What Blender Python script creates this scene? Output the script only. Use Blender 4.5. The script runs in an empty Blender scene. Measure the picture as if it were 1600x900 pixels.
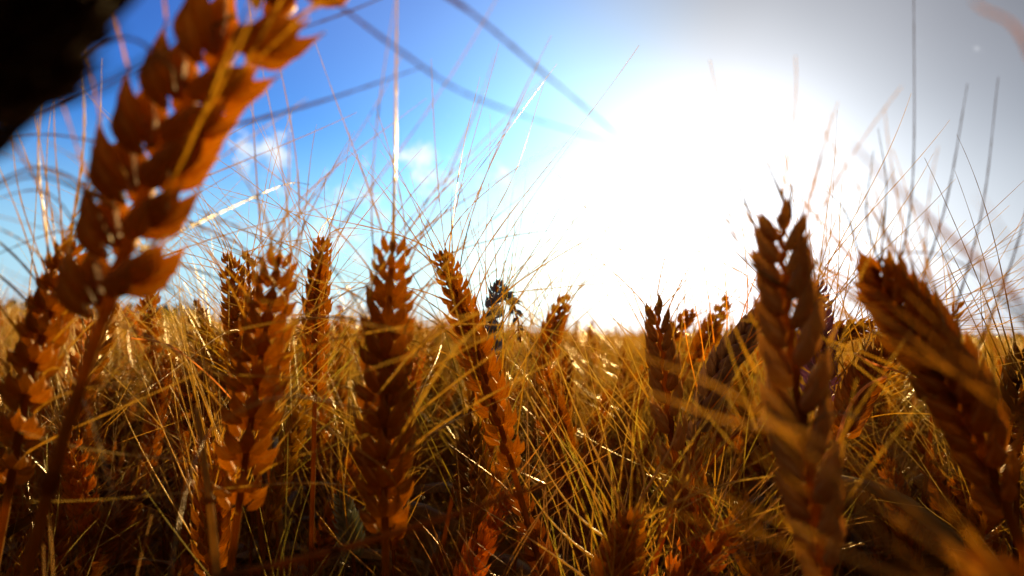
import bpy, math, random
import numpy as np
from mathutils import Vector, Matrix

scene = bpy.context.scene
COL = scene.collection
R = math.radians

# ------------------------------------------------------------------ camera
H = 0.78                                  # the lens is at ear height
FPX = 1142.0                              # focal length in pixels of the 1600 px photograph
PITCH, ROLL = 3.5, 1.6
Mc = Matrix.Translation((0, 0, H)) @ (Matrix.Rotation(R(90 + PITCH), 4, 'X') @ Matrix.Rotation(R(ROLL), 4, 'Z'))
cd = bpy.data.cameras.new('camera'); cam = bpy.data.objects.new('camera', cd); COL.objects.link(cam)
cam.matrix_world = Mc
cd.sensor_width = 36; cd.lens = 36 * FPX / 1600
cd.clip_start = 0.005; cd.clip_end = 5000
cd.dof.use_dof = True; cd.dof.focus_distance = 0.30; cd.dof.aperture_fstop = 12.0; cd.dof.aperture_blades = 0
scene.camera = cam
scene.render.resolution_x, scene.render.resolution_y = 1024, 576

def P(px, py, d):
    v = Mc @ Vector(((px - 800) / FPX * d, -(py - 450) / FPX * d, -d))
    return np.array(v)
CAMR = np.array((Mc.to_3x3() @ Vector((1, 0, 0))))
EYE = np.array((0, 0, H))

# ------------------------------------------------------------------ sun, sky, exposure
sd = P(1105, 322, 1.0) - EYE; sd /= np.linalg.norm(sd)
SUN_EL = math.asin(sd[2]); SUN_AZ = math.atan2(sd[0], sd[1])        # azimuth clockwise from +Y
ld = bpy.data.lights.new('sun', 'SUN'); lo = bpy.data.objects.new('sun', ld); COL.objects.link(lo)
ld.energy = 5.0; ld.angle = R(0.5); ld.color = (1.0, 0.90, 0.74)
lo.rotation_euler = Vector(sd).to_track_quat('Z', 'Y').to_euler(); lo.location = (0, 0, 5)

world = bpy.data.worlds.new('World'); scene.world = world; world.use_nodes = True
wt = world.node_tree; wt.nodes.clear()
def N(t, typ, **kw):
    n = t.nodes.new(typ)
    for k, v in kw.items(): setattr(n, k, v)
    return n
def mth(t, op, a, b=None, c=None, clamp=False):
    n = N(t, 'ShaderNodeMath', operation=op, use_clamp=clamp)
    for i, x in enumerate((a, b, c)):
        if x is None: continue
        if isinstance(x, (int, float)): n.inputs[i].default_value = x
        else: t.links.new(x, n.inputs[i])
    return n.outputs[0]
def mixc(t, fac, a, b, bt='MIX'):
    n = N(t, 'ShaderNodeMix', data_type='RGBA', blend_type=bt)
    for i, x in ((0, fac), (6, a), (7, b)):
        if isinstance(x, (int, float)): n.inputs[i].default_value = x
        elif isinstance(x, tuple): n.inputs[i].default_value = (*x, 1)
        else: t.links.new(x, n.inputs[i])
    return n.outputs[2]
def smooth(t, x, a, b):
    n = N(t, 'ShaderNodeMapRange', interpolation_type='SMOOTHSTEP')
    t.links.new(x, n.inputs[0]); n.inputs[1].default_value = a; n.inputs[2].default_value = b
    return n.outputs[0]
tc = N(wt, 'ShaderNodeTexCoord')
D = tc.outputs['Generated']
def dot(v):
    n = N(wt, 'ShaderNodeVectorMath', operation='DOT_PRODUCT'); wt.links.new(D, n.inputs[0]); n.inputs[1].default_value = tuple(v)
    return n.outputs['Value']
sky = N(wt, 'ShaderNodeTexSky', sky_type='NISHITA', sun_disc=False, sun_elevation=SUN_EL, sun_rotation=SUN_AZ,
        altitude=0, air_density=1.0, dust_density=0.6, ozone_density=2.5)
hs = N(wt, 'ShaderNodeHueSaturation'); wt.links.new(sky.outputs[0], hs.inputs['Color'])
hs.inputs['Saturation'].default_value = 1.5; hs.inputs['Value'].default_value = 1.0
gm = N(wt, 'ShaderNodeGamma'); wt.links.new(hs.outputs[0], gm.inputs[0]); gm.inputs[1].default_value = 1.40
base = mixc(wt, 1.0, gm.outputs[0], (0.115, 0.55, 0.83), 'MULTIPLY')
elev = N(wt, 'ShaderNodeSeparateXYZ'); wt.links.new(D, elev.inputs[0])
base = mixc(wt, mth(wt, 'SUBTRACT', 0.92, mth(wt, 'MULTIPLY', smooth(wt, elev.outputs[2], 0.0, 0.27), 0.92)), base, (4.3, 6.6, 8.6))   # pale haze low in the sky
# a grey veil of high cloud past the sun, lens vignetting put into its colour
noise = N(wt, 'ShaderNodeTexNoise'); wt.links.new(D, noise.inputs['Vector']); noise.inputs['Scale'].default_value = 2.2; noise.inputs['Detail'].default_value = 3
az = mth(wt, 'ADD', dot(P(1600, 350, 1) - EYE), mth(wt, 'MULTIPLY', noise.outputs['Fac'], 0.10))
side = mth(wt, 'ADD', dot(CAMR), mth(wt, 'MULTIPLY', noise.outputs['Fac'], 0.12))
veil = mth(wt, 'MULTIPLY', smooth(wt, side, 0.0, 0.34), 0.95)
veilcol = mixc(wt, smooth(wt, elev.outputs[2], 0.02, 0.42), (2.2, 2.55, 3.0), (0.34, 0.36, 0.44))   # vignette darkening put into the upper grey
c1 = mixc(wt, veil, base, veilcol)
c1 = mixc(wt, mth(wt, 'MULTIPLY', smooth(wt, dot((0, -1, 0)), -0.35, 0.4), 0.9), c1, (1.3, 0.85, 0.55))   # unseen warm fill light added to the sky behind the camera
# sunlight scattered forward by thin cloud in front of the sun (falls off with the angle from the sun)
cosa = dot(sd)
def hg(g, k):
    x = mth(wt, 'SUBTRACT', 1 + g * g, mth(wt, 'MULTIPLY', cosa, 2 * g))
    return mth(wt, 'MULTIPLY', mth(wt, 'POWER', x, -1.5), k * (1 - g * g))
low = mth(wt, 'SUBTRACT', 1.0, smooth(wt, elev.outputs[2], 0.02, 0.30))             # the haze is thickest low down
glow = mth(wt, 'ADD', mth(wt, 'ADD', hg(0.88, 0.10), hg(0.76, 0.30)), mth(wt, 'MULTIPLY', hg(0.76, 0.42), low))
glow = mth(wt, 'MULTIPLY', glow, mth(wt, 'ADD', 0.62, mth(wt, 'MULTIPLY', noise.outputs['Fac'], 0.75)))
ga = N(wt, 'ShaderNodeCombineColor')
for i, k in enumerate((1.0, 1.0, 1.04)): wt.links.new(mth(wt, 'MULTIPLY', glow, k), ga.inputs[i])
c2 = mixc(wt, 1.0, c1, ga.outputs[0], 'ADD')
# small fair-weather clouds left of the sun
n2 = N(wt, 'ShaderNodeTexNoise'); wt.links.new(D, n2.inputs['Vector']); n2.inputs['Scale'].default_value = 38; n2.inputs['Detail'].default_value = 6; n2.inputs['Roughness'].default_value = .6
cl = None
for (px, py, rad, k) in ((405, 232, 44, 1), (372, 222, 34, .8), (595, 245, 30, .6), (660, 262, 44, 1), (700, 268, 34, .8), (765, 280, 46, .7), (535, 350, 70, .8), (430, 345, 60, .5), (160, 232, 44, .3)):
    v = P(px, py, 1) - EYE; v /= np.linalg.norm(v)
    ang = rad / FPX
    m = mth(wt, 'MULTIPLY', smooth(wt, dot(v), math.cos(ang * 1.5), math.cos(ang * 0.05)), k)
    cl = m if cl is None else mth(wt, 'MAXIMUM', cl, m)
cm = smooth(wt, mth(wt, 'ADD', mth(wt, 'MULTIPLY', cl, 0.50), mth(wt, 'MULTIPLY', mth(wt, 'SUBTRACT', n2.outputs['Fac'], 0.5), 1.6)), 0.25, 0.75)
c3 = mixc(wt, mth(wt, 'MULTIPLY', cm, 0.8), c2, (10.5, 10.6, 11))
bg = N(wt, 'ShaderNodeBackground'); wt.links.new(c3, bg.inputs[0]); bg.inputs[1].default_value = 0.052
wo = N(wt, 'ShaderNodeOutputWorld'); wt.links.new(bg.outputs[0], wo.inputs[0])

vs = scene.view_settings
vs.view_transform = 'Standard'; vs.look = 'None'; vs.gamma = 1; vs.exposure = 1.05
scene.cycles.max_bounces = 5; scene.cycles.transmission_bounces = 4; scene.cycles.diffuse_bounces = 3
scene.cycles.use_denoising = True

# ------------------------------------------------------------------ materials
def husk_material(name, dark, mid, pale, transl, gloss, rough, streak=900.0, warm=(0.92, 0.36, 0.02)):
    m = bpy.data.materials.new(name); m.use_nodes = True
    t = m.node_tree; t.nodes.clear()
    at = N(t, 'ShaderNodeAttribute', attribute_name='tint')              # per-husk shade: r random, g paper-pale tip
    sp = N(t, 'ShaderNodeSeparateColor'); t.links.new(at.outputs['Color'], sp.inputs[0])
    tco = N(t, 'ShaderNodeTexCoord')
    nz = N(t, 'ShaderNodeTexNoise'); t.links.new(tco.outputs['Object'], nz.inputs['Vector']); nz.inputs['Scale'].default_value = streak; nz.inputs['Detail'].default_value = 3
    oi = N(t, 'ShaderNodeObjectInfo')
    rib = mth(t, 'ABSOLUTE', mth(t, 'SINE', mth(t, 'MULTIPLY', sp.outputs[2], 21.0)))                # fine ribs running along each husk
    f = mth(t, 'ADD', mth(t, 'MULTIPLY', sp.outputs[0], 0.55), mth(t, 'ADD', mth(t, 'MULTIPLY', nz.outputs['Fac'], 0.9), mth(t, 'SUBTRACT', mth(t, 'MULTIPLY', rib, 0.4), 0.45)), clamp=True)
    c = mixc(t, f, dark, mid)
    c = mixc(t, sp.outputs[1], c, pale)
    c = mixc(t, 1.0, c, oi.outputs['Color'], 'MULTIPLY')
    bmp = N(t, 'ShaderNodeBump'); t.links.new(mth(t, 'ADD', nz.outputs['Fac'], rib), bmp.inputs['Height']); bmp.inputs['Strength'].default_value = 0.6; bmp.inputs['Distance'].default_value = 0.0004
    df = N(t, 'ShaderNodeBsdfDiffuse'); tr = N(t, 'ShaderNodeBsdfTranslucent'); gl = N(t, 'ShaderNodeBsdfGlossy')
    gl.inputs['Roughness'].default_value = rough; gl.inputs['Color'].default_value = (0.95, 0.68, 0.30, 1)
    ct = mixc(t, 1.0, mixc(t, 0.5, c, warm), oi.outputs['Color'], 'MULTIPLY')
    t.links.new(c, df.inputs[0]); t.links.new(ct, tr.inputs[0])
    for s in (df, tr, gl): t.links.new(bmp.outputs[0], s.inputs['Normal'])
    m1 = N(t, 'ShaderNodeMixShader'); m1.inputs[0].default_value = transl; t.links.new(df.outputs[0], m1.inputs[1]); t.links.new(tr.outputs[0], m1.inputs[2])
    fr = N(t, 'ShaderNodeLayerWeight'); fr.inputs['Blend'].default_value = 0.25
    m2 = N(t, 'ShaderNodeMixShader'); t.links.new(mth(t, 'ADD', mth(t, 'MULTIPLY', fr.outputs['Fresnel'], gloss), gloss * .25, clamp=True), m2.inputs[0])
    t.links.new(m1.outputs[0], m2.inputs[1]); t.links.new(gl.outputs[0], m2.inputs[2])
    o = N(t, 'ShaderNodeOutputMaterial'); t.links.new(m2.outputs[0], o.inputs[0])
    return m
M = {
    'husk': husk_material('wheat_husk', (0.16, 0.030, 0.002), (0.74, 0.28, 0.014), (0.90, 0.68, 0.26), 0.76, 0.08, 0.42, 900, (0.98, 0.52, 0.04)),
    'awn': husk_material('wheat_awn', (0.52, 0.21, 0.010), (0.90, 0.51, 0.045), (0.94, 0.76, 0.28), 0.76, 0.30, 0.25, 300, (0.98, 0.68, 0.12)),
    'peach': husk_material('flare_lit_husk', (0.42, 0.15, 0.03), (0.80, 0.46, 0.12), (0.9, 0.72, 0.4), 0.60, 0.10, 0.4, 900, (.96, .55, .12)),  # paler husk copy, flare light on the right ears put into its colour
    'slate': husk_material('slate_husk', (0.13, 0.14, 0.16), (0.38, 0.40, 0.46), (0.6, 0.55, 0.4), 0.5, 0.1, 0.35, 900, (.3, .35, .45)),
    'mauve': husk_material('mauve_husk', (0.24, 0.10, 0.10), (0.58, 0.32, 0.33), (0.7, 0.5, 0.6), 0.5, 0.1, 0.35, 900, (.6, .3, .4)),
    'dun': husk_material('dun_husk', (0.20, 0.14, 0.09), (0.46, 0.33, 0.20), (0.6, 0.5, 0.3), 0.5, 0.1, 0.35, 900, (.5, .35, .2)),
    'green': husk_material('green_husk', (0.14, 0.12, 0.04), (0.42, 0.36, 0.16), (0.85, 0.85, 0.75), 0.5, 0.2, 0.3, 900, (.5, .5, .3)),
    'stem': husk_material('wheat_stem', (0.13, 0.038, 0.003), (0.34, 0.13, 0.010), (0.5, 0.3, 0.05), 0.45, 0.06, 0.35, 200),
    'leaf': husk_material('dry_leaf', (0.04, 0.014, 0.002), (0.15, 0.065, 0.008), (0.45, 0.30, 0.09), 0.35, 0.06, 0.30, 250),
}
def simple_ground(name, cols, scale, bump):
    m = bpy.data.materials.new(name); m.use_nodes = True; t = m.node_tree
    b = t.nodes['Principled BSDF']; b.inputs['Roughness'].default_value = .95
    tco = N(t, 'ShaderNodeTexCoord'); nz = N(t, 'ShaderNodeTexNoise'); t.links.new(tco.outputs['Object'], nz.inputs['Vector'])
    nz.inputs['Scale'].default_value = scale; nz.inputs['Detail'].default_value = 8; nz.inputs['Roughness'].default_value = .65
    r = N(t, 'ShaderNodeValToRGB'); t.links.new(nz.outputs['Fac'], r.inputs[0])
    r.color_ramp.elements[0].position = .35; r.color_ramp.elements[0].color = (*cols[0], 1)
    r.color_ramp.elements[1].position = .68; r.color_ramp.elements[1].color = (*cols[1], 1)
    t.links.new(r.outputs[0], b.inputs['Base Color'])
    bp = N(t, 'ShaderNodeBump'); t.links.new(nz.outputs['Fac'], bp.inputs['Height']); bp.inputs['Distance'].default_value = bump; t.links.new(bp.outputs[0], b.inputs['Normal'])
    return m
M['soil'] = simple_ground('soil', ((0.012, 0.007, 0.004), (0.04, 0.024, 0.014)), 14, 0.02)
M['canopy'] = simple_ground('ripe_canopy', ((0.20, 0.16, 0.035), (0.48, 0.40, 0.12)), 3.0, 0.1)
M['wood'] = simple_ground('far_foliage', ((0.02, 0.035, 0.015), (0.06, 0.09, 0.035)), 0.2, 0.5)

# ------------------------------------------------------------------ mesh helpers
class MB:
    def __init__(s): s.v = []; s.f = []; s.t = []; s.n = 0
    def add(s, v, f, tint):
        if tint.shape[1] == 2: tint = np.concatenate([tint, np.zeros((len(tint), 1))], 1)
        s.v.append(v); s.t.append(tint); s.f.append(f + s.n); s.n += len(v)
    def join(s, o):
        n0 = s.n
        for v, f, t in zip(o.v, o.f, o.t): s.v.append(v); s.f.append(f + n0); s.t.append(t); s.n += len(v)
    def mesh(s, name, mat, off=(0, 0, 0)):
        v = np.concatenate(s.v) - np.array(off); t = np.concatenate(s.t); f = np.concatenate(s.f).astype(np.int32)
        me = bpy.data.meshes.new(name)
        me.vertices.add(len(v)); me.vertices.foreach_set('co', v.astype(np.float32).ravel())
        me.loops.add(len(f) * 4); me.loops.foreach_set('vertex_index', f.ravel())
        me.polygons.add(len(f)); me.polygons.foreach_set('loop_start', np.arange(len(f), dtype=np.int32) * 4)
        me.update(calc_edges=True)
        me.polygons.foreach_set('use_smooth', np.ones(len(f), bool))
        a = me.color_attributes.new('tint', 'FLOAT_COLOR', 'POINT')
        c = np.zeros((len(v), 4), np.float32); c[:, :t.shape[1]] = t; c[:, 3] = 1
        a.data.foreach_set('color', c.ravel())
        me.materials.append(mat)
        return me
    def build(s, name, mat, parent=None, off=(0, 0, 0), color=None):
        o = bpy.data.objects.new(name, s.mesh(name, mat, off)); COL.objects.link(o)
        if parent: o.parent = parent
        if color: o.color = (*color, 1)
        return o
def nrm(v):
    v = np.asarray(v, float); return v / (np.linalg.norm(v, axis=-1, keepdims=True) + 1e-12)
def grid_faces(nr, ns):
    i = np.arange(nr - 1)[:, None]; j = np.arange(ns)[None, :]; k = (j + 1) % ns
    return np.stack(np.broadcast_arrays(i * ns + j, i * ns + k, (i + 1) * ns + k, (i + 1) * ns + j), -1).reshape(-1, 4)
def bezier(pts, n):
    t = np.linspace(0, 1, n)[:, None]; p = [np.array(q, float)[None] for q in pts]
    while len(p) > 1: p = [a * (1 - t) + b * t for a, b in zip(p[:-1], p[1:])]
    return p[0]
def catmull(pts, n):
    p = np.array(pts, float)
    p = np.vstack([2 * p[0] - p[1], p, 2 * p[-1] - p[-2]])
    out = []
    for q in np.linspace(0, len(pts) - 1 - 1e-9, n):
        i = int(q); t = q - i; a, b, c, d = p[i:i + 4]
        out.append(.5 * ((2 * b) + (-a + c) * t + (2 * a - 5 * b + 4 * c - d) * t * t + (-a + 3 * b - 3 * c + d) * t ** 3))
    return np.array(out)
def tube(mb, pts, rad, ns, tint):
    pts = np.asarray(pts); n = len(pts)
    T = nrm(np.gradient(pts, axis=0)); ref = nrm(np.cross(T[0], (0.31, 0.87, 0.38)))
    U = nrm(ref[None] - T * (T @ ref)[:, None]); V = np.cross(T, U)
    a = np.arange(ns) / ns * 2 * math.pi
    r = np.broadcast_to(np.asarray(rad, float), (n,))[:, None, None]
    v = pts[:, None] + r * (np.cos(a)[None, :, None] * U[:, None] + np.sin(a)[None, :, None] * V[:, None])
    tt = np.broadcast_to(np.asarray(tint, float), (n, 2))[:, None].repeat(ns, 1).reshape(-1, 2)
    mb.add(v.reshape(-1, 3), grid_faces(n, ns), tt)
def ribbon(mb, pts, w, side, tint, cup=.25):
    """a curled leaf blade, three strips across with a fold along the midrib"""
    pts = np.asarray(pts); n = len(pts); T = nrm(np.gradient(pts, axis=0)); S = nrm(side - T * np.sum(T * side, -1, keepdims=True)); U = np.cross(T, S)
    prof = ((-1, cup), (-.5, .05), (0, -.12), (.5, .05), (1, cup), (.98, cup - .06), (.5, -.02), (0, -.2), (-.5, -.02), (-.98, cup - .06))
    v = np.stack([pts + S * (w * a)[:, None] + U * (w * b)[:, None] for a, b in prof], 1)
    tt = np.broadcast_to(np.asarray(tint, float), (n * 10, 2))
    mb.add(v.reshape(-1, 3), grid_faces(n, 10), tt)
def floret(mb, base, d, out, L, w, th, rng, nr, ns, pale, bw=1.0):
    """one boat-shaped husk: swollen below the middle, keeled on its outer side, drawn out to a beak"""
    d = nrm(d); out = nrm(out - d * (out @ d)); wd = np.cross(d, out)
    t = np.linspace(0, 1, nr); t[-1] = .995
    pr = np.sin(np.pi * np.clip(t, 0, .9) ** .72 * .985) ** .75
    pr = np.where(t > .58, pr * np.clip((1.02 - t) / .44, 0.04, 1) ** 1.05, pr); pr = np.clip(pr, .05, 1); pr[0] = .22
    bow = np.sin(np.pi * t * .85) * .13 * L * bw
    ctr = base + d * (t * L)[:, None] + out * bow[:, None]
    a = np.arange(ns) / ns * 2 * math.pi
    ca, sa = np.cos(a), np.sin(a)
    keel = 1 + .28 * np.exp(-((np.abs(np.arctan2(sa, ca))) / .35) ** 2)
    v = ctr[:, None] + pr[:, None, None] * (th * (ca * keel)[None, :, None] * out + w * sa[None, :, None] * wd)
    v += rng.normal(0, L * .006, v.shape)
    g = np.clip((t - .72) / .3, 0, 1) ** 1.5 * pale
    tt = np.stack([np.full(nr, rng.random()), g], -1)[:, None].repeat(ns, 1)
    rim = (np.abs(sa) > .9)[None, :] & (t > .35)[:, None] & (t < .95)[:, None]
    tt[..., 1] = np.where(rim, np.maximum(tt[..., 1], .45 * pale), tt[..., 1])
    tt = np.concatenate([tt, np.broadcast_to(sa[None, :, None] * .5 + .5, (nr, ns, 1))], -1)
    mb.add(v.reshape(-1, 3), grid_faces(nr, ns), tt.reshape(-1, 3))
    return ctr[-1], d

def make_spikelets(curve, n, L, N0, rng, hi=True, lax=0.0, spread=(12, 50), alen=(.06, .11), na=2, fanw=1.0, taper=True, awnr=.00020, tl=1.0, plump=1.0):
    """curve: ear axis from base to tip. Yields (husk mesh, [awn meshes]) per spikelet, and the rachis mesh."""
    m = len(curve); T = nrm(np.gradient(curve, axis=0))
    nr, ns = (10, 12) if hi else (7, 6)
    out = []
    s_all = (np.arange(n) / (n - 1 + .0)) ** 1.0 * .93
    for i, s in enumerate(s_all):
        x = s * (m - 1); j = min(int(x), m - 2); f = x - j
        c = curve[j] * (1 - f) + curve[j + 1] * f; t = T[j]
        Nn = nrm(N0 - t * (N0 @ t)); B = np.cross(t, Nn)
        sg = 1 if i % 2 else -1; sd_ = Nn * sg
        k = (1 - .50 * max(0, s - .45) / .48) * (.72 + .28 * min(1, s / .18)) if taper else 1
        k *= rng.uniform(.93, 1.07)
        l = L * k; b0 = c + sd_ * (.05 * L * min(1, tl) + lax * .05 * L) * (0 if i == n - 1 else 1)
        tilt = R((rng.uniform(19, 30) + lax * 12) * tl) * (1 - .6 * max(0, (s - .75) / .2) * (tl < .8)); last = i == n - 1
        if last: tilt = 0
        mb = MB(); aw = []
        fl = [(-1, .80, 1), (1, .80, 1), (-.5, 1.0, 0), (.5, 1.0, 0), (0, .92, 0)]
        for q, (bb, kl, glume) in enumerate(fl):
            fan = R(25 * fanw * bb * rng.uniform(.85, 1.15))
            d = t * math.cos(tilt) + sd_ * math.sin(tilt) * (1 if abs(bb) > .2 else .75)
            d = nrm(d * math.cos(fan) + B * math.sin(fan))
            st = b0 + B * (bb * .14 * L * fanw) + t * (0 if glume else .16 * l) + sd_ * (.03 * L if glume else .05 * L)
            o_ = nrm(sd_ * .8 + B * bb * 1.1 + (0 if abs(bb) > .1 else sd_))
            tip, dd = floret(mb, st, d, o_, l * kl, l * (.150 if glume else .165) * plump, l * .11 * plump, rng, nr, ns, rng.uniform(.35, 1.0), min(1, tl * tl))
            if (not glume) and q < 2 + na:
                if rng.random() < .06: continue
                sa_ = R(rng.uniform(*spread)); phi = rng.uniform(-1, 1) * 1.2
                od = nrm(sd_ * math.cos(phi) * .9 + B * (math.sin(phi) + .8 * bb))
                e = nrm(t * math.cos(sa_) + od * math.sin(sa_))
                La = rng.uniform(*alen) * (.6 + .4 * k)
                e = nrm(e + .55 * dd + rng.normal(0, .09, 3)); a1 = tip + nrm(dd + e) * La * .22; a2 = tip + e * La * .6; a3 = tip + nrm(e + rng.normal(0, .06, 3)) * La
                am = MB(); nn = 26 if hi else 8
                pts = bezier([tip - dd * l * .06, a1, a2, a3], nn)
                rr = awnr * np.linspace(1.25, .28, nn) * (1 + (rng.uniform(-.22, .45, nn) if hi else 0))
                tube(am, pts, rr, 4 if hi else 3, np.stack([np.full(nn, rng.random()), np.linspace(0, .7, nn)], -1))
                aw.append(am)
        out.append((mb, aw, b0 + t * l * .9 + sd_ * l * .3, nrm(t * math.cos(tilt) + sd_ * math.sin(tilt))))
    ra = MB(); zig = curve.copy()
    xs = np.linspace(0, n * math.pi, m)
    zig += nrm(N0) * (np.sin(xs) * .04 * L)[:, None]
    tube(ra, zig, np.linspace(.0011, .0006, m) * (1 + .2 * lax), 6, (.5, 0))
    return out, ra

def stem_path(b, T, lean, rng, z0=0.0, n=22):
    """the culm: leaves the ear along its axis and comes down to the soil"""
    g = np.array([b[0] - T[0] * lean, b[1] - T[1] * lean, z0])
    h = b[2] - z0
    return bezier([b, b - T * min(.28, h * .4), g + np.array([rng.normal(0, .01), rng.normal(0, .01), h * .45]), g], n)
def add_stem(mb, path, r0, r1, rng, hi=True):
    n = len(path); rad = np.linspace(r0, r1, n)
    tube(mb, path, rad, 8 if hi else 5, (rng.random(), .05))
    for q in (.38, .72):                                           # the swollen joints of the straw
        i = int(q * (n - 2)); a, b = path[i], path[i + 1]
        c = bezier([a, b], 5); c = a + (c - a) * .25 if np.linalg.norm(b - a) > .03 else c
        tube(mb, c, rad[i] * np.array([1.02, 1.35, 1.5, 1.35, 1.02]), 8 if hi else 5, (.1, 0))
def add_leaf(mb, path, at, L, w, rng, up=.5):
    n = len(path); i = int(at * (n - 1)); b = path[i]; T = nrm(path[max(i - 1, 0)] - path[min(i + 1, n - 1)])
    a = rng.uniform(0, 2 * math.pi); o = np.array([math.cos(a), math.sin(a), 0])
    pts = bezier([b, b + T * L * .3 + o * L * .12, b + T * L * up * .7 + o * L * .6, b + o * L * .9 + np.array([0, 0, -L * rng.uniform(.1, .5)])], 12)
    tw = np.linspace(0, rng.uniform(-2, 2), 12); sdv = np.cross(o, (0, 0, 1.))
    side = sdv[None] * np.cos(tw)[:, None] + np.array([0, 0, 1.])[None] * np.sin(tw)[:, None]
    ribbon(mb, pts, w * np.sin(np.linspace(.5, math.pi * .985, 12)) ** .7, side, (rng.random(), rng.uniform(0, .5)))

def tag(o, label=None, cat=None, group=None, kind=None):
    if label: o['label'] = label
    if cat: o['category'] = cat
    if group: o['group'] = group
    if kind: o['kind'] = kind
def empty(name, loc):
    o = bpy.data.objects.new(name, None); COL.objects.link(o); o.location = tuple(loc); o.empty_display_size = .02
    return o

# ------------------------------------------------------------------ ground, far field, far wood
def sheet(name, mat, xs, ys, zf, kind):
    X, Y = np.meshgrid(xs, ys); Z = zf(X, Y)
    v = np.stack([X, Y, Z], -1).reshape(-1, 3); nx = len(xs); ny = len(ys)
    i = np.arange(ny - 1)[:, None] * nx + np.arange(nx - 1)[None]
    f = np.stack([i, i + 1, i + 1 + nx, i + nx], -1).reshape(-1, 4)
    mb = MB(); mb.add(v, f, np.zeros((len(v), 2))); o = mb.build(name, mat); tag(o, kind=kind); return o
gx = np.concatenate([-np.geomspace(3000, 2, 24), np.linspace(-1.8, 1.8, 37), np.geomspace(2, 3000, 24)])
sheet('ground', M['soil'], gx, gx, lambda X, Y: np.where(np.hypot(X, Y) < 30, .012 * np.sin(X * 9 + 2 * np.sin(Y * 4)) - .012, -.012), 'structure')
rg = np.random.default_rng(5)
fx = np.linspace(-1, 1, 130); fy = np.geomspace(7.5, 900, 150)
def farz(X, Y):
    return None
U_, V_ = np.meshgrid(fx, fy)
Xf = U_ * V_ * 1.15; Yf = V_
Zf = H - .10 + rg.normal(0, .028, Xf.shape) * np.clip(V_ / 20, .5, 1.6) + .03 * np.sin(Xf * .7) + (V_ - 7.5) * .0009
Zf[0] = -.01; Zf[-1] = -.01
vf = np.stack([Xf, Yf, Zf], -1).reshape(-1, 3); i_ = np.arange(len(fy) - 1)[:, None] * 130 + np.arange(129)[None]
mb = MB(); mb.add(vf, np.stack([i_, i_ + 1, i_ + 131, i_ + 130], -1).reshape(-1, 4), np.zeros((len(vf), 2)))
ff = mb.build('far_wheat_field', M['canopy']); tag(ff, 'pale golden wheat field running away to the horizon', 'wheat field', kind='stuff')

def treeline(name, x0, x1, y, hh, seed, label):
    r = np.random.default_rng(seed); mb = MB()
    n = int((x1 - x0) / 1.6)
    for k in range(n):
        cx = x0 + (x1 - x0) * (k + r.random()) / n; cz = 0; hgt = hh * r.uniform(.6, 1.15); cy = y + r.uniform(-8, 8)
        for q in range(14):                                        # leafy clumps heaped over one another
            a = r.uniform(0, 2 * math.pi); rr = r.uniform(.4, 1.3); c = np.array([cx + r.normal(0, 2.2), cy + r.normal(0, 2.2), hgt * r.uniform(.1, .92)])
            th = np.linspace(0.05, math.pi - .05, 6); al = np.arange(7) / 7 * 2 * math.pi
            v = c + rr * (1 + r.normal(0, .2, (6, 7, 1))) * np.stack([np.sin(th)[:, None] * np.cos(al), np.sin(th)[:, None] * np.sin(al), np.cos(th)[:, None] + 0 * al], -1)
            mb.add(v.reshape(-1, 3), grid_faces(6, 7), np.zeros((42, 2)))
    o = mb.build(name, M['wood']); tag(o, label, 'woodland', kind='stuff')
treeline('distant_woodland', -330, -175, 420, 11.5, 3, 'dark green woodland low on the horizon beyond the left of the field')
treeline('distant_woodland', 120, 330, 400, 8, 4, 'low dark green tree belt on the horizon at the far right of the field')

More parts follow.
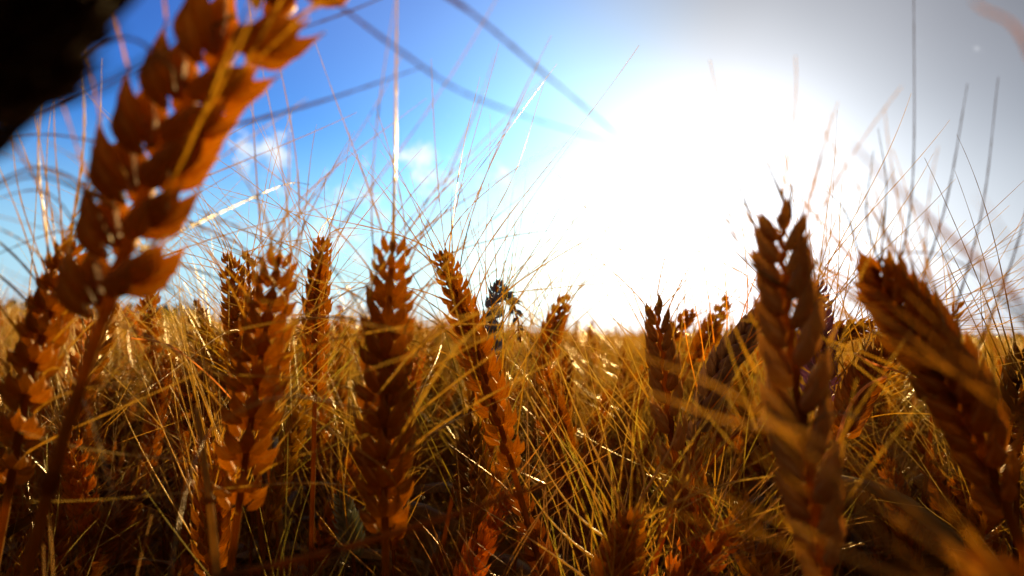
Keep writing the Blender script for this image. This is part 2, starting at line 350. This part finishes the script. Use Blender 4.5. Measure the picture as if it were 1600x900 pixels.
# ------------------------------------------------------------------ the large ears one can tell apart
NH = 0
def hero(label, pts, n=18, L=.0115, roll=0, seed=1, lax=0, color=None, spread=(12, 50), alen=(.06, .11), na=2, fan=1.0, extra=(), stem_lean=.25,
         leaf=None, single_awns=True, stem_pts=None, group=None, awnr=.00020, stemr=(.0011, .0017), taper=True, tl=1.0, plump=1.0, husk='husk', excol=None):
    """pts: (px, py, depth) from the ear's base to its tip"""
    rng = np.random.default_rng(seed)
    W = [P(*p) for p in pts]
    curve = catmull(W, 40)
    N0 = CAMR * math.cos(R(roll)) + nrm(np.cross(CAMR, nrm(curve[-1] - curve[0]))) * math.sin(R(roll))
    T0 = nrm(curve[1] - curve[0])
    if stem_pts:
        top = [P(*p) for p in stem_pts]; q = top[-1]; dd = nrm(top[-1] - (top[-2] if len(top) > 1 else curve[0]))
        path = np.vstack([catmull([curve[0]] + top, 16), bezier([q, q + dd * .15, np.array([q[0] + dd[0] * .25, q[1] + dd[1] * .25, .3]), np.array([q[0] + dd[0] * .3, q[1] + dd[1] * .3, 0])], 16)[1:]])
    else: path = stem_path(curve[0], T0, stem_lean, rng)
    root = empty('wheat_stalk', path[-1]); off = path[-1]
    tag(root, label, 'wheat', group or 'large bearded wheat ears standing out of the field')
    sp, ra = make_spikelets(curve, n, L, N0, rng, True, lax, spread, alen, na, fan, taper, awnr, tl, plump)
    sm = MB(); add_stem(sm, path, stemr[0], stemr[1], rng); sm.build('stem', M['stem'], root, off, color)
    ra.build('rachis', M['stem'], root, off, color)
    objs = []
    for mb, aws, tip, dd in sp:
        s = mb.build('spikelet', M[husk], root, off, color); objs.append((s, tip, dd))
        if single_awns:
            for a in aws: a.build('awn', M['awn'], s, off, color)
        elif aws:
            w = MB()
            for a in aws:
                w.join(a)
            w.build('awns', M['awn'], s, off, color)
    for (frac, ex, thick) in extra:                                # awns whose course the photograph shows
        s, tip, dd = objs[min(int(frac * n), n - 1)]
        E = [P(*e) for e in ex]; pth = catmull([tip - dd * L * .25] + E, 44)
        am = MB(); rr = awnr * thick * np.linspace(1.3, .35, 44) * (1 + rng.uniform(-.2, .45, 44))
        tube(am, pth, rr, 5, np.stack([np.full(44, rng.random()), np.linspace(0, .8, 44)], -1)); am.build('awn', M['awn'], s, off, excol or color)
    if leaf:
        lm = MB(); add_leaf(lm, path, leaf[0], leaf[1], leaf[2], rng); lm.build('leaf', M['leaf'], root, off)
    return root

# nearest on the left, open ear leaning right across the top
hero('very large open amber ear leaning right, stem rising from the bottom left corner',
     [(160, 500, .124), (208, 345, .122), (258, 215, .12), (345, 95, .118), (520, -60, .116)], n=14, L=.0128, roll=14, seed=11, lax=.5, color=(1.08, 1.08, 1.0), excol=(.5, .42, .4), spread=(20, 70), alen=(.05, .10), na=1, fan=.85, plump=1.15, stemr=(.0010, .0013),
     stem_pts=[(140, 560, .125), (95, 700, .127), (45, 880, .13)], taper=False,
     extra=[(.30, [(480, 165, .12), (660, 105, .125)], 1.2), (.15, [(60, 275, .11), (-60, 320, .11)], 1.2), (.02, [(70, 300, .14), (-60, 330, .14)], .9),
            (.5, [(200, 60, .1), (60, 160, .09)], 1.1), (.6, [(540, 20, .14), (720, -60, .15)], .9), (.1, [(440, 290, .2), (485, 288, .22)], .9), (.99, [(690, -10, .10), (850, 115, .10), (975, 220, .105)], 1.4), (.92, [(640, 90, .10), (760, 160, .10), (1010, 240, .105)], 1.0),
            (.35, [(60, 210, .15), (-60, 240, .15)], .9), (.12, [(100, 360, .16), (-60, 420, .16)], .9), (.2, [(60, 262, .125), (-80, 330, .13)], 1.2), (.72, [(150, 140, .11), (-60, 235, .10)], 1.1)])
# one almost touching the lens, its silhouette shade put into a near-black colour
hero('blurred ear shaded almost black close to the lens in the top left corner',
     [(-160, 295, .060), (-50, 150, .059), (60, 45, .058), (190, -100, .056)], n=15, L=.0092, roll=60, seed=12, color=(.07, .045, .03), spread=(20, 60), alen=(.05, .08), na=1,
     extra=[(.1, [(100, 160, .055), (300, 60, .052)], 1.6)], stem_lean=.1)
hero('big shaggy dark amber ear at the left edge behind the blurred stem', [(15, 760, .20), (45, 600, .19), (80, 480, .185), (112, 385, .18)], n=17, L=.0115, roll=70, seed=13, spread=(25, 80), lax=.3,
     extra=[(.7, [(60, 250, .17), (75, 120, .16)], 1.1), (.9, [(130, 230, .17), (128, 60, .15)], 1.5), (.8, [(150, 250, .2), (160, 90, .2)], .8), (.6, [(30, 300, .2), (15, 150, .2)], .8)])
hero('narrow dark ear against pale sky just right of the nearest ear', [(240, 565, .47), (233, 470, .46), (228, 385, .46)], n=15, L=.0115, roll=40, seed=14, spread=(30, 80), na=1)
hero('left one of a pair of ears with touching tips', [(385, 610, .36), (372, 500, .35), (358, 398, .35)], n=17, L=.0115, roll=30, seed=15, spread=(30, 110), fan=1.1)
hero('right one of a pair of ears with touching tips', [(398, 600, .37), (392, 500, .36), (386, 392, .36)], n=17, L=.0105, roll=10, seed=16, spread=(30, 110), na=1)
hero('broad ear with a blunt tip of pale shiny husks, right of the paired ears', [(372, 800, .2), (395, 640, .195), (416, 510, .19), (436, 402, .185)], n=17, L=.0125, roll=75, seed=17, spread=(35, 120), fan=1.35, plump=1.05, lax=.1,
     extra=[(.9, [(415, 340, .15), (365, 250, .13)], 1.6), (.95, [(450, 300, .16), (452, 180, .14)], 1.1)], leaf=(.12, .1, .003))
hero('slim jagged ear just left of the tall central ear', [(492, 620, .35), (495, 480, .345), (505, 372, .34)], n=18, L=.012, roll=80, seed=18, spread=(30, 110), fan=1.1,
     extra=[(.95, [(540, 290, .3), (560, 240, .3)], .9)])
hero('tall upright jagged central ear with a single awn rising from its tip', [(602, 835, .198), (600, 690, .196), (606, 520, .193), (614, 372, .19)], n=19, L=.0125, roll=84, seed=19, spread=(40, 120), fan=1.35, plump=1.05, lax=.15, alen=(.05, .09),
     extra=[(.99, [(617, 240, .165), (621, -60, .14)], 1.9), (.55, [(500, 400, .15), (330, 340, .14)], 1), (.35, [(460, 620, .14), (330, 660, .12)], 1.2), (.2, [(700, 560, .15), (800, 470, .14)], 1.2),
            (.9, [(690, 330, .22), (790, 200, .24)], .8), (.85, [(720, 300, .22), (870, 100, .25)], .8)])
hero('curved ear leaning left, its tip right of the central ear', [(802, 735, .265), (762, 600, .262), (725, 490, .26), (688, 392, .258)], n=19, L=.0115, roll=65, seed=20, spread=(30, 100), fan=1.1,
     extra=[(.9, [(720, 250, .27), (750, 120, .28)], .8), (.8, [(800, 280, .27), (850, 130, .28)], .8)])
hero('slate tinted upright ear behind the ear that leans left', [(764, 590, .36), (768, 510, .355), (778, 438, .35)], n=12, L=.0095, roll=50, seed=21, husk='slate', spread=(25, 75), na=1)
hero('small slate blue ear bowed over with its tip hanging down', [(752, 560, .40), (770, 480, .40), (790, 462, .40), (806, 488, .40), (813, 535, .40)], n=15, L=.0075, roll=20, seed=22, husk='slate', spread=(25, 80), na=1)
hero('short curved ear with a bright bent tip left of the white glare', [(848, 600, .45), (862, 520, .45), (885, 462, .45)], n=14, L=.0115, roll=40, seed=23, spread=(15, 60), na=1)
hero('tall slender tapering ear right under the white glare', [(1062, 790, .25), (1045, 640, .25), (1034, 550, .248), (1026, 478, .246)], n=16, L=.0125, roll=15, tl=.8, plump=1.1, husk='peach', seed=24, na=1, alen=(.02, .05), spread=(10, 50), lax=.1,
     extra=[(.9, [(1000, 430, .25), (870, 270, .27)], .8), (.9, [(1045, 430, .25), (1050, 380, .25)], .8), (.95, [(1070, 440, .25), (1085, 410, .26)], .8)])
hero('little tilted ear right of the slender tapering ear', [(1035, 560, .5), (1060, 510, .5), (1082, 488, .5)], n=11, L=.01, roll=30, seed=25, na=1, alen=(.03,.06), spread=(20, 60))
hero('small ear pointing up right between slender ear and large right ear', [(1080, 570, .48), (1108, 520, .48), (1136, 466, .48)], n=13, L=.0115, roll=50, seed=26, na=1, alen=(.03,.06), spread=(15, 60))
hero('dull grey brown ear tilted right behind the large right ear', [(1085, 690, .27), (1120, 590, .27), (1160, 530, .27), (1198, 480, .27)], n=18, L=.0110, roll=40, tl=.7, plump=1.2, seed=27, husk='dun', color=(1.25, 1.1, .9), na=1, alen=(.03,.05), spread=(20, 60))
hero('large upright ear of plump smooth husks right of the white glare', [(1290, 900, .152), (1268, 760, .15), (1240, 560, .148), (1226, 430, .147), (1220, 335, .146)], n=22, L=.0130, roll=30, tl=.85, plump=1.12, fan=.9, husk='peach', seed=28, excol=(.4, .33, .3), spread=(5, 40), lax=.1, na=1, alen=(.02, .04),
     extra=[(.75, [(1170, 330, .15), (1122, 195, .15)], 1.7), (.97, [(1210, 280, .145), (1193, 245, .14)], 1.7), (.6, [(1160, 400, .13), (1128, 290, .12)], 1.6), (.99, [(1238, 290, .146), (1262, 255, .15)], 1.4), (.3, [(1330, 650, .12), (1560, 880, .08)], 1.2)])
hero('mauve tinted ear with frayed awns just behind the large right ear', [(1283, 640, .32), (1278, 540, .32), (1274, 445, .32)], n=16, L=.012, roll=80, seed=29, husk='mauve', fan=1.4, spread=(30, 90))
hero('large ear leaning left at the right side, stem running to the bottom right', [(1575, 800, .165), (1500, 620, .163), (1425, 500, .162), (1362, 418, .16)], n=21, L=.0135, roll=36, tl=.85, plump=1.12, fan=.9, seed=30, excol=(.35, .32, .33), spread=(10, 50), lax=.15, na=1, alen=(.02, .05),
     extra=[(.93, [(1354, 340, .16), (1365, 235, .16)], 1), (.8, [(1385, 300, .17), (1372, 200, .17)], .8), (.7, [(1425, 300, .16), (1428, -40, .16)], 1), (.5, [(1475, 330, .16), (1512, 130, .16)], 1), (.3, [(1530, 350, .16), (1560, 120, .16)], 1),
            (.97, [(1320, 330, .18), (1280, 290, .2)], .8), (.2, [(1590, 380, .16), (1620, 200, .16)], 1)])
hero('thin curled ear on the right between large ear and horizon', [(1462, 600, .4), (1470, 530, .4), (1502, 472, .4)], n=14, L=.0095, roll=30, seed=31, na=1, spread=(20, 80))
hero('brown ear lying almost level between the mauve ear and the large leaning ear', [(1262, 560, .36), (1300, 525, .36), (1362, 507, .36)], n=14, L=.0105, roll=40, seed=32, na=2, spread=(30, 80), color=(.8, .75, .75))
hero('shaggy brown ear tilted right below the level ear', [(1310, 690, .3), (1345, 610, .3), (1392, 528, .3)], n=16, L=.012, roll=60, seed=33, na=2, spread=(30, 85))
hero('dark ear cut off by the right edge at the horizon', [(1590, 700, .3), (1592, 610, .3), (1602, 545, .3)], n=14, L=.012, roll=30, seed=34, na=1, color=(.5, .5, .5))
hero('low ear with pale tipped husks at the bottom centre, long awns sweeping up left', [(935, 1000, .225), (962, 900, .225), (988, 812, .225)], n=14, L=.0125, roll=70, seed=35, spread=(20, 70), alen=(.05, .09),
     extra=[(.5, [(890, 790, .24), (800, 640, .28)], 1.7), (.6, [(920, 760, .25), (830, 620, .29)], 1.7), (.35, [(850, 800, .26), (755, 640, .3)], 1.7), (.9, [(900, 640, .28), (870, 560, .3)], 1.7), (.7, [(1000, 720, .24), (890, 520, .3)], 1.6),
            (.2, [(840, 850, .26), (712, 768, .3)], 1.7), (.95, [(1120, 760, .22), (1230, 740, .2)], 1.7), (.9, [(1060, 660, .24), (1040, 520, .27)], 1.7)])
hero('grey green ear with white glinting husks in the dark below the central ear', [(552, 880, .4), (546, 830, .4), (532, 768, .4)], n=12, L=.012, roll=50, seed=36, husk='green', na=1)
hero('dusky ear low between the central ear and the left-leaning ear', [(742, 830, .3), (738, 740, .3), (735, 660, .3)], n=15, L=.012, roll=15, seed=37, na=1, color=(.8, .9, .9))
hero('shadowed ear low behind the stem of the slender tapering ear', [(1095, 860, .29), (1085, 780, .29), (1070, 690, .29)], n=15, L=.0125, roll=10, seed=38, na=1)
hero('shadowed ear low left below the blunt tipped ear', [(330, 900, .26), (335, 800, .26), (345, 700, .26)], n=16, L=.0125, roll=50, seed=39)
# ears outside the frame whose awns cross the picture very near the lens
hero('blurred ear at the bottom right corner whose thick awns sweep up left across the field', [(1760, 1120, .085), (1660, 1010, .083), (1560, 930, .08)], n=12, L=.011, roll=60, seed=40, color=(.8, .72, .62), excol=(1, .9, .7), na=1, alen=(.03, .05), spread=(10, 40),
     extra=[(.95, [(1330, 760, .075), (1150, 620, .085), (1000, 555, .1)], 1.3), (.8, [(1300, 700, .075), (1130, 655, .085), (930, 580, .11)], 1.3), (.6, [(1450, 760, .07), (1310, 620, .075)], 1.3), (.9, [(1400, 900, .07), (1240, 820, .075)], 1.1)])
hero('blurred ear beyond the right edge sending thick awns up left over the grey sky', [(1800, 800, .09), (1740, 700, .088), (1680, 620, .085)], n=11, L=.011, roll=60, seed=41, color=(.8, .7, .65), na=1, alen=(.03, .05), spread=(10, 50),
     extra=[(.95, [(1590, 470, .08), (1450, 340, .08), (1330, 225, .08)], 1.9), (.7, [(1500, 410, .13), (1380, 390, .15), (1300, 350, .16)], .9), (.9, [(1620, 120, .07), (1520, 0, .07)], 1.3)])

# dry straws lying across the picture
def straw(label, pts, r, seed, color=None):
    rng = np.random.default_rng(seed); p = catmull([P(*q) for q in pts], 30)
    mb = MB(); tube(mb, p, r * np.linspace(1.1, .7, 30), 7, (rng.random(), .2)); lo_ = p[np.argmin(p[:, 2])]
    i = 12; tube(mb, bezier([p[i], p[i + 1]], 5), r * np.array([1.0, 1.3, 1.4, 1.3, 1.0]), 7, (.1, 0))
    o = mb.build('dry_straw', M['stem'], None, lo_, color); o.location = tuple(lo_)
    tag(o, label, 'straw', 'dry straws fallen across the ears')
straw('blurred dull straw slanting across the dark bottom left of centre', [(330, 905, .12), (560, 850, .12), (860, 755, .125)], .0006, 50, (.55, .5, .5))
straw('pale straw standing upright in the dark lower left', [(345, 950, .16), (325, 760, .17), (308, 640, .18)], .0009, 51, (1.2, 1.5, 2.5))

straw('short pale straw with a painted glint, bent beside the large leaning ear', [(1308, 690, .24), (1325, 640, .24), (1352, 605, .24), (1385, 588, .24)], .0006, 52, (2.2, 2.6, 6.0))  # a white glint put into a pale straw colour
straw('thin pale straw with a painted glint, lying level above the bent one at the right', [(1335, 552, .26), (1365, 568, .26), (1402, 580, .26), (1450, 600, .26)], .0004, 53, (2.2, 2.6, 6.0))  # straw added for a glint, its shine put into the colour
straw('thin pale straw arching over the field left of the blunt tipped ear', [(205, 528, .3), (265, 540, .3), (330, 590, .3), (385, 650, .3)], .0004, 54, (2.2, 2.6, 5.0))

# ------------------------------------------------------------------ the crowd of stalks behind
def proto_parts(seed):
    """one stalk at the origin, 0.72 m to the tip of its ear: stem, ear, awns, leaves"""
    rng = np.random.default_rng(seed)
    lean = rng.uniform(.05, .55); a = rng.uniform(0, 2 * math.pi); d = np.array([math.cos(a), math.sin(a), 0])
    el = rng.uniform(.062, .085); top = .72
    t0 = nrm(np.array([0, 0, 1.]) + d * lean * .6); t1 = nrm(np.array([0, 0, 1.]) + d * lean * 1.6)
    b = np.array([0, 0, top - el]) + d * lean * .12
    curve = bezier([b, b + t0 * el * .5, b + t0 * el * .5 + t1 * el * .5], 24)
    path = stem_path(b, t0, lean * .2 + .001, rng, 0, 14); path[-1] = (path[-1][0], path[-1][1], -.01)
    sh = path[-1].copy(); sh[2] = 0
    curve -= sh; path = path - sh
    n = int(rng.integers(14, 18)); sp, ra = make_spikelets(curve, n, .012, np.array([math.cos(a + 1), math.sin(a + 1), 0]), rng, False, rng.uniform(0, .3), (15, 80), (.035, .075), 2, 1.0)
    ear, aw, st = MB(), MB(), MB()
    for q in [s[0] for s in sp] + [ra]:
        ear.join(q)
    for s in sp:
        for q in s[1]: aw.join(q)
    add_stem(st, path, .0010, .0016, rng, False)
    lfs = []
    for at in (rng.uniform(.12, .22), rng.uniform(.28, .4), rng.uniform(.45, .65)):
        lf = MB(); add_leaf(lf, path, at, rng.uniform(.13, .24), rng.uniform(.004, .0065), rng); lfs.append(lf)
    return st, ear, aw, lfs
NP = 10
protos = []; meshes = []
for k in range(NP):
    st, ear, aw, lf = proto_parts(100 + k)
    meshes.append((st.mesh('stem', M['stem']), ear.mesh('ear', M['husk']), aw.mesh('awns', M['awn'])) + tuple(q.mesh('leaf', M['leaf']) for q in lf))
ZTIP = .72
rng = np.random.default_rng(77); cnt = 0; tries = 0; placed = []
for tries in range(6000):
    if cnt >= 268: break
    d = math.sqrt(rng.uniform(.24 ** 2, 1.35 ** 2)) if tries > 30 else rng.uniform(.18, .27); a = R(rng.uniform(-41, 41))
    x, y = d * math.sin(a), d * math.cos(a)
    if any((x - q[0]) ** 2 + (y - q[1]) ** 2 < .022 ** 2 for q in placed): continue
    top = H + min(rng.normal(-.045, .035), .022 * d + .004) - (.03 if d < .38 else 0) - (.03 if d < .27 else 0)
    if d > .5 and rng.random() < .16: top = H + rng.uniform(.01, .036) * d
    s = top / ZTIP
    k = int(rng.integers(NP)); rot = rng.uniform(0, 2 * math.pi)
    placed.append((x, y)); cnt += 1
    root = empty('wheat_stalk', (x, y, 0)); root.rotation_euler = (0, 0, rot); root.scale = (s, s, s)
    side_ = 'left' if a < R(-13) else ('right' if a > R(13) else 'mid')
    band = 'close' if d < .7 else 'back'
    lab = {('left', 'close'): 'tangled golden stalk in the crowd below the paired ears', ('left', 'back'): 'small golden stalk in the rows behind the paired ears',
           ('mid', 'close'): 'tangled golden stalk in the crowd between central and slender ears', ('mid', 'back'): 'small golden stalk in the rows under the white glare',
           ('right', 'close'): 'tangled golden stalk in the crowd around the large right ears', ('right', 'back'): 'small pale golden stalk in the rows below the grey sky'}[(side_, band)]
    tag(root, lab, 'wheat', {'close': 'crowded wheat stalks ', 'back': 'rows of wheat stalks '}[band] + {'left': 'on the left', 'mid': 'in the middle', 'right': 'on the right'}[side_])
    u = rng.uniform(.75, 1.15); colr = (u * rng.uniform(.95, 1.05), u * rng.uniform(.9, 1.15), u * rng.uniform(.8, 1.4), 1)
    ms = meshes[k]; ob = {}
    for nm, me in zip(('stem', 'ear', 'awns', 'leaf', 'leaf', 'leaf'), ms):
        o = bpy.data.objects.new(nm, me); COL.objects.link(o); o.parent = ob['ear'] if nm == 'awns' else root; o.color = colr; ob[nm] = o

# beyond what one could count: one mass of stalks
pro = []
for k in range(6):
    st, ear, aw, lf = proto_parts(300 + k)
    me = bpy.data.meshes.new('stalk_mass'); lf_ = MB()
    for q in lf: lf_.join(q)
    mbs = (st, ear, aw, lf_); mm = MB(); cuts = []
    for q in mbs:
        mm.join(q)
        cuts.append(sum(len(f_) for f_ in q.f))
    me = mm.mesh('stalk_mass', M['stem'])
    for nm in ('husk', 'awn', 'leaf'): me.materials.append(M[nm])
    me.polygons.foreach_set('material_index', np.repeat(np.arange(4, dtype=np.int32), cuts))
    pro.append(bpy.data.objects.new('stalk_mass', me))
pts = []; 
for tr in range(60000):
    d = 1.3 + 9.5 * rng.random() ** 1.25; a = R(rng.uniform(-42, 42))
    pts.append((d * math.sin(a), d * math.cos(a), 0))
    if len(pts) >= 9000: break
for tr in range(900):                                              # and thickens between the stalks one can tell apart
    d = math.sqrt(rng.uniform(.45 ** 2, 1.4 ** 2)); a = R(rng.uniform(-46, 46))
    pts.append((d * math.sin(a), d * math.cos(a), 0))
for tr in range(1800):                                             # the field goes on to both sides and behind
    d = math.sqrt(rng.uniform(.22 ** 2, 2.0 ** 2)); a = R(rng.uniform(47, 313))
    pts.append((d * math.sin(a), d * math.cos(a), 0))
NSHORT = 4200
for tr in range(NSHORT):                                           # shorter side shoots that close the stand lower down
    d = math.sqrt(rng.uniform(.26 ** 2, 1.5 ** 2)); a = rng.uniform(0, 2 * math.pi) if tr % 2 else R(rng.uniform(-46, 46))
    pts.append((d * math.sin(a), d * math.cos(a), 0))
pts = np.array(pts)
me = bpy.data.meshes.new('wheat_crowd'); me.from_pydata(pts.tolist(), [], [])
rot = np.zeros((len(pts), 3), np.float32); rot[:, 2] = rng.uniform(0, 6.283, len(pts)); rot[:, :2] = rng.normal(0, .05, (len(pts), 2))
dd_ = np.hypot(pts[:, 0], pts[:, 1])
low_ = np.where(np.hypot(pts[:, 0], pts[:, 1]) < 1.3, -.03, 0)
scl = (H + low_ + np.minimum(rng.normal(-.045, .04, len(pts)), .014 * dd_ + .012)) / ZTIP
scl[-NSHORT:] = (H - .14 - np.abs(rng.normal(0, .06, NSHORT))) / ZTIP
at = me.attributes.new('rot', 'FLOAT_VECTOR', 'POINT'); at.data.foreach_set('vector', rot.ravel())
at = me.attributes.new('scl', 'FLOAT', 'POINT'); at.data.foreach_set('value', scl.astype(np.float32))
at = me.attributes.new('pick', 'INT', 'POINT'); at.data.foreach_set('value', rng.integers(0, 6, len(pts)).astype(np.int32))
crowd = bpy.data.objects.new('wheat_crowd', me); COL.objects.link(crowd)
tag(crowd, 'dense mass of golden wheat stalks reaching back towards the horizon', 'wheat field', kind='stuff')
ng = bpy.data.node_groups.new('wheat_crowd', 'GeometryNodeTree')
ng.interface.new_socket('Geometry', in_out='INPUT', socket_type='NodeSocketGeometry'); ng.interface.new_socket('Geometry', in_out='OUTPUT', socket_type='NodeSocketGeometry')
gi = ng.nodes.new('NodeGroupInput'); go = ng.nodes.new('NodeGroupOutput'); jn = ng.nodes.new('GeometryNodeJoinGeometry')
for o in reversed(pro):
    oi = ng.nodes.new('GeometryNodeObjectInfo'); oi.inputs['Object'].default_value = o; oi.inputs['As Instance'].default_value = True
    ng.links.new(oi.outputs['Geometry'], jn.inputs[0])
ip = ng.nodes.new('GeometryNodeInstanceOnPoints'); ip.inputs['Pick Instance'].default_value = True
def named(n_, t_):
    q = ng.nodes.new('GeometryNodeInputNamedAttribute'); q.data_type = t_; q.inputs['Name'].default_value = n_
    return [s for s in q.outputs if s.enabled and s.name == 'Attribute'][0]
ng.links.new(gi.outputs[0], ip.inputs['Points']); ng.links.new(jn.outputs[0], ip.inputs['Instance'])
ng.links.new(named('rot', 'FLOAT_VECTOR'), ip.inputs['Rotation']); ng.links.new(named('scl', 'FLOAT'), ip.inputs['Scale']); ng.links.new(named('pick', 'INT'), ip.inputs['Instance Index'])
ng.links.new(ip.outputs[0], go.inputs[0])
md = crowd.modifiers.new('crowd', 'NODES'); md.node_group = ng
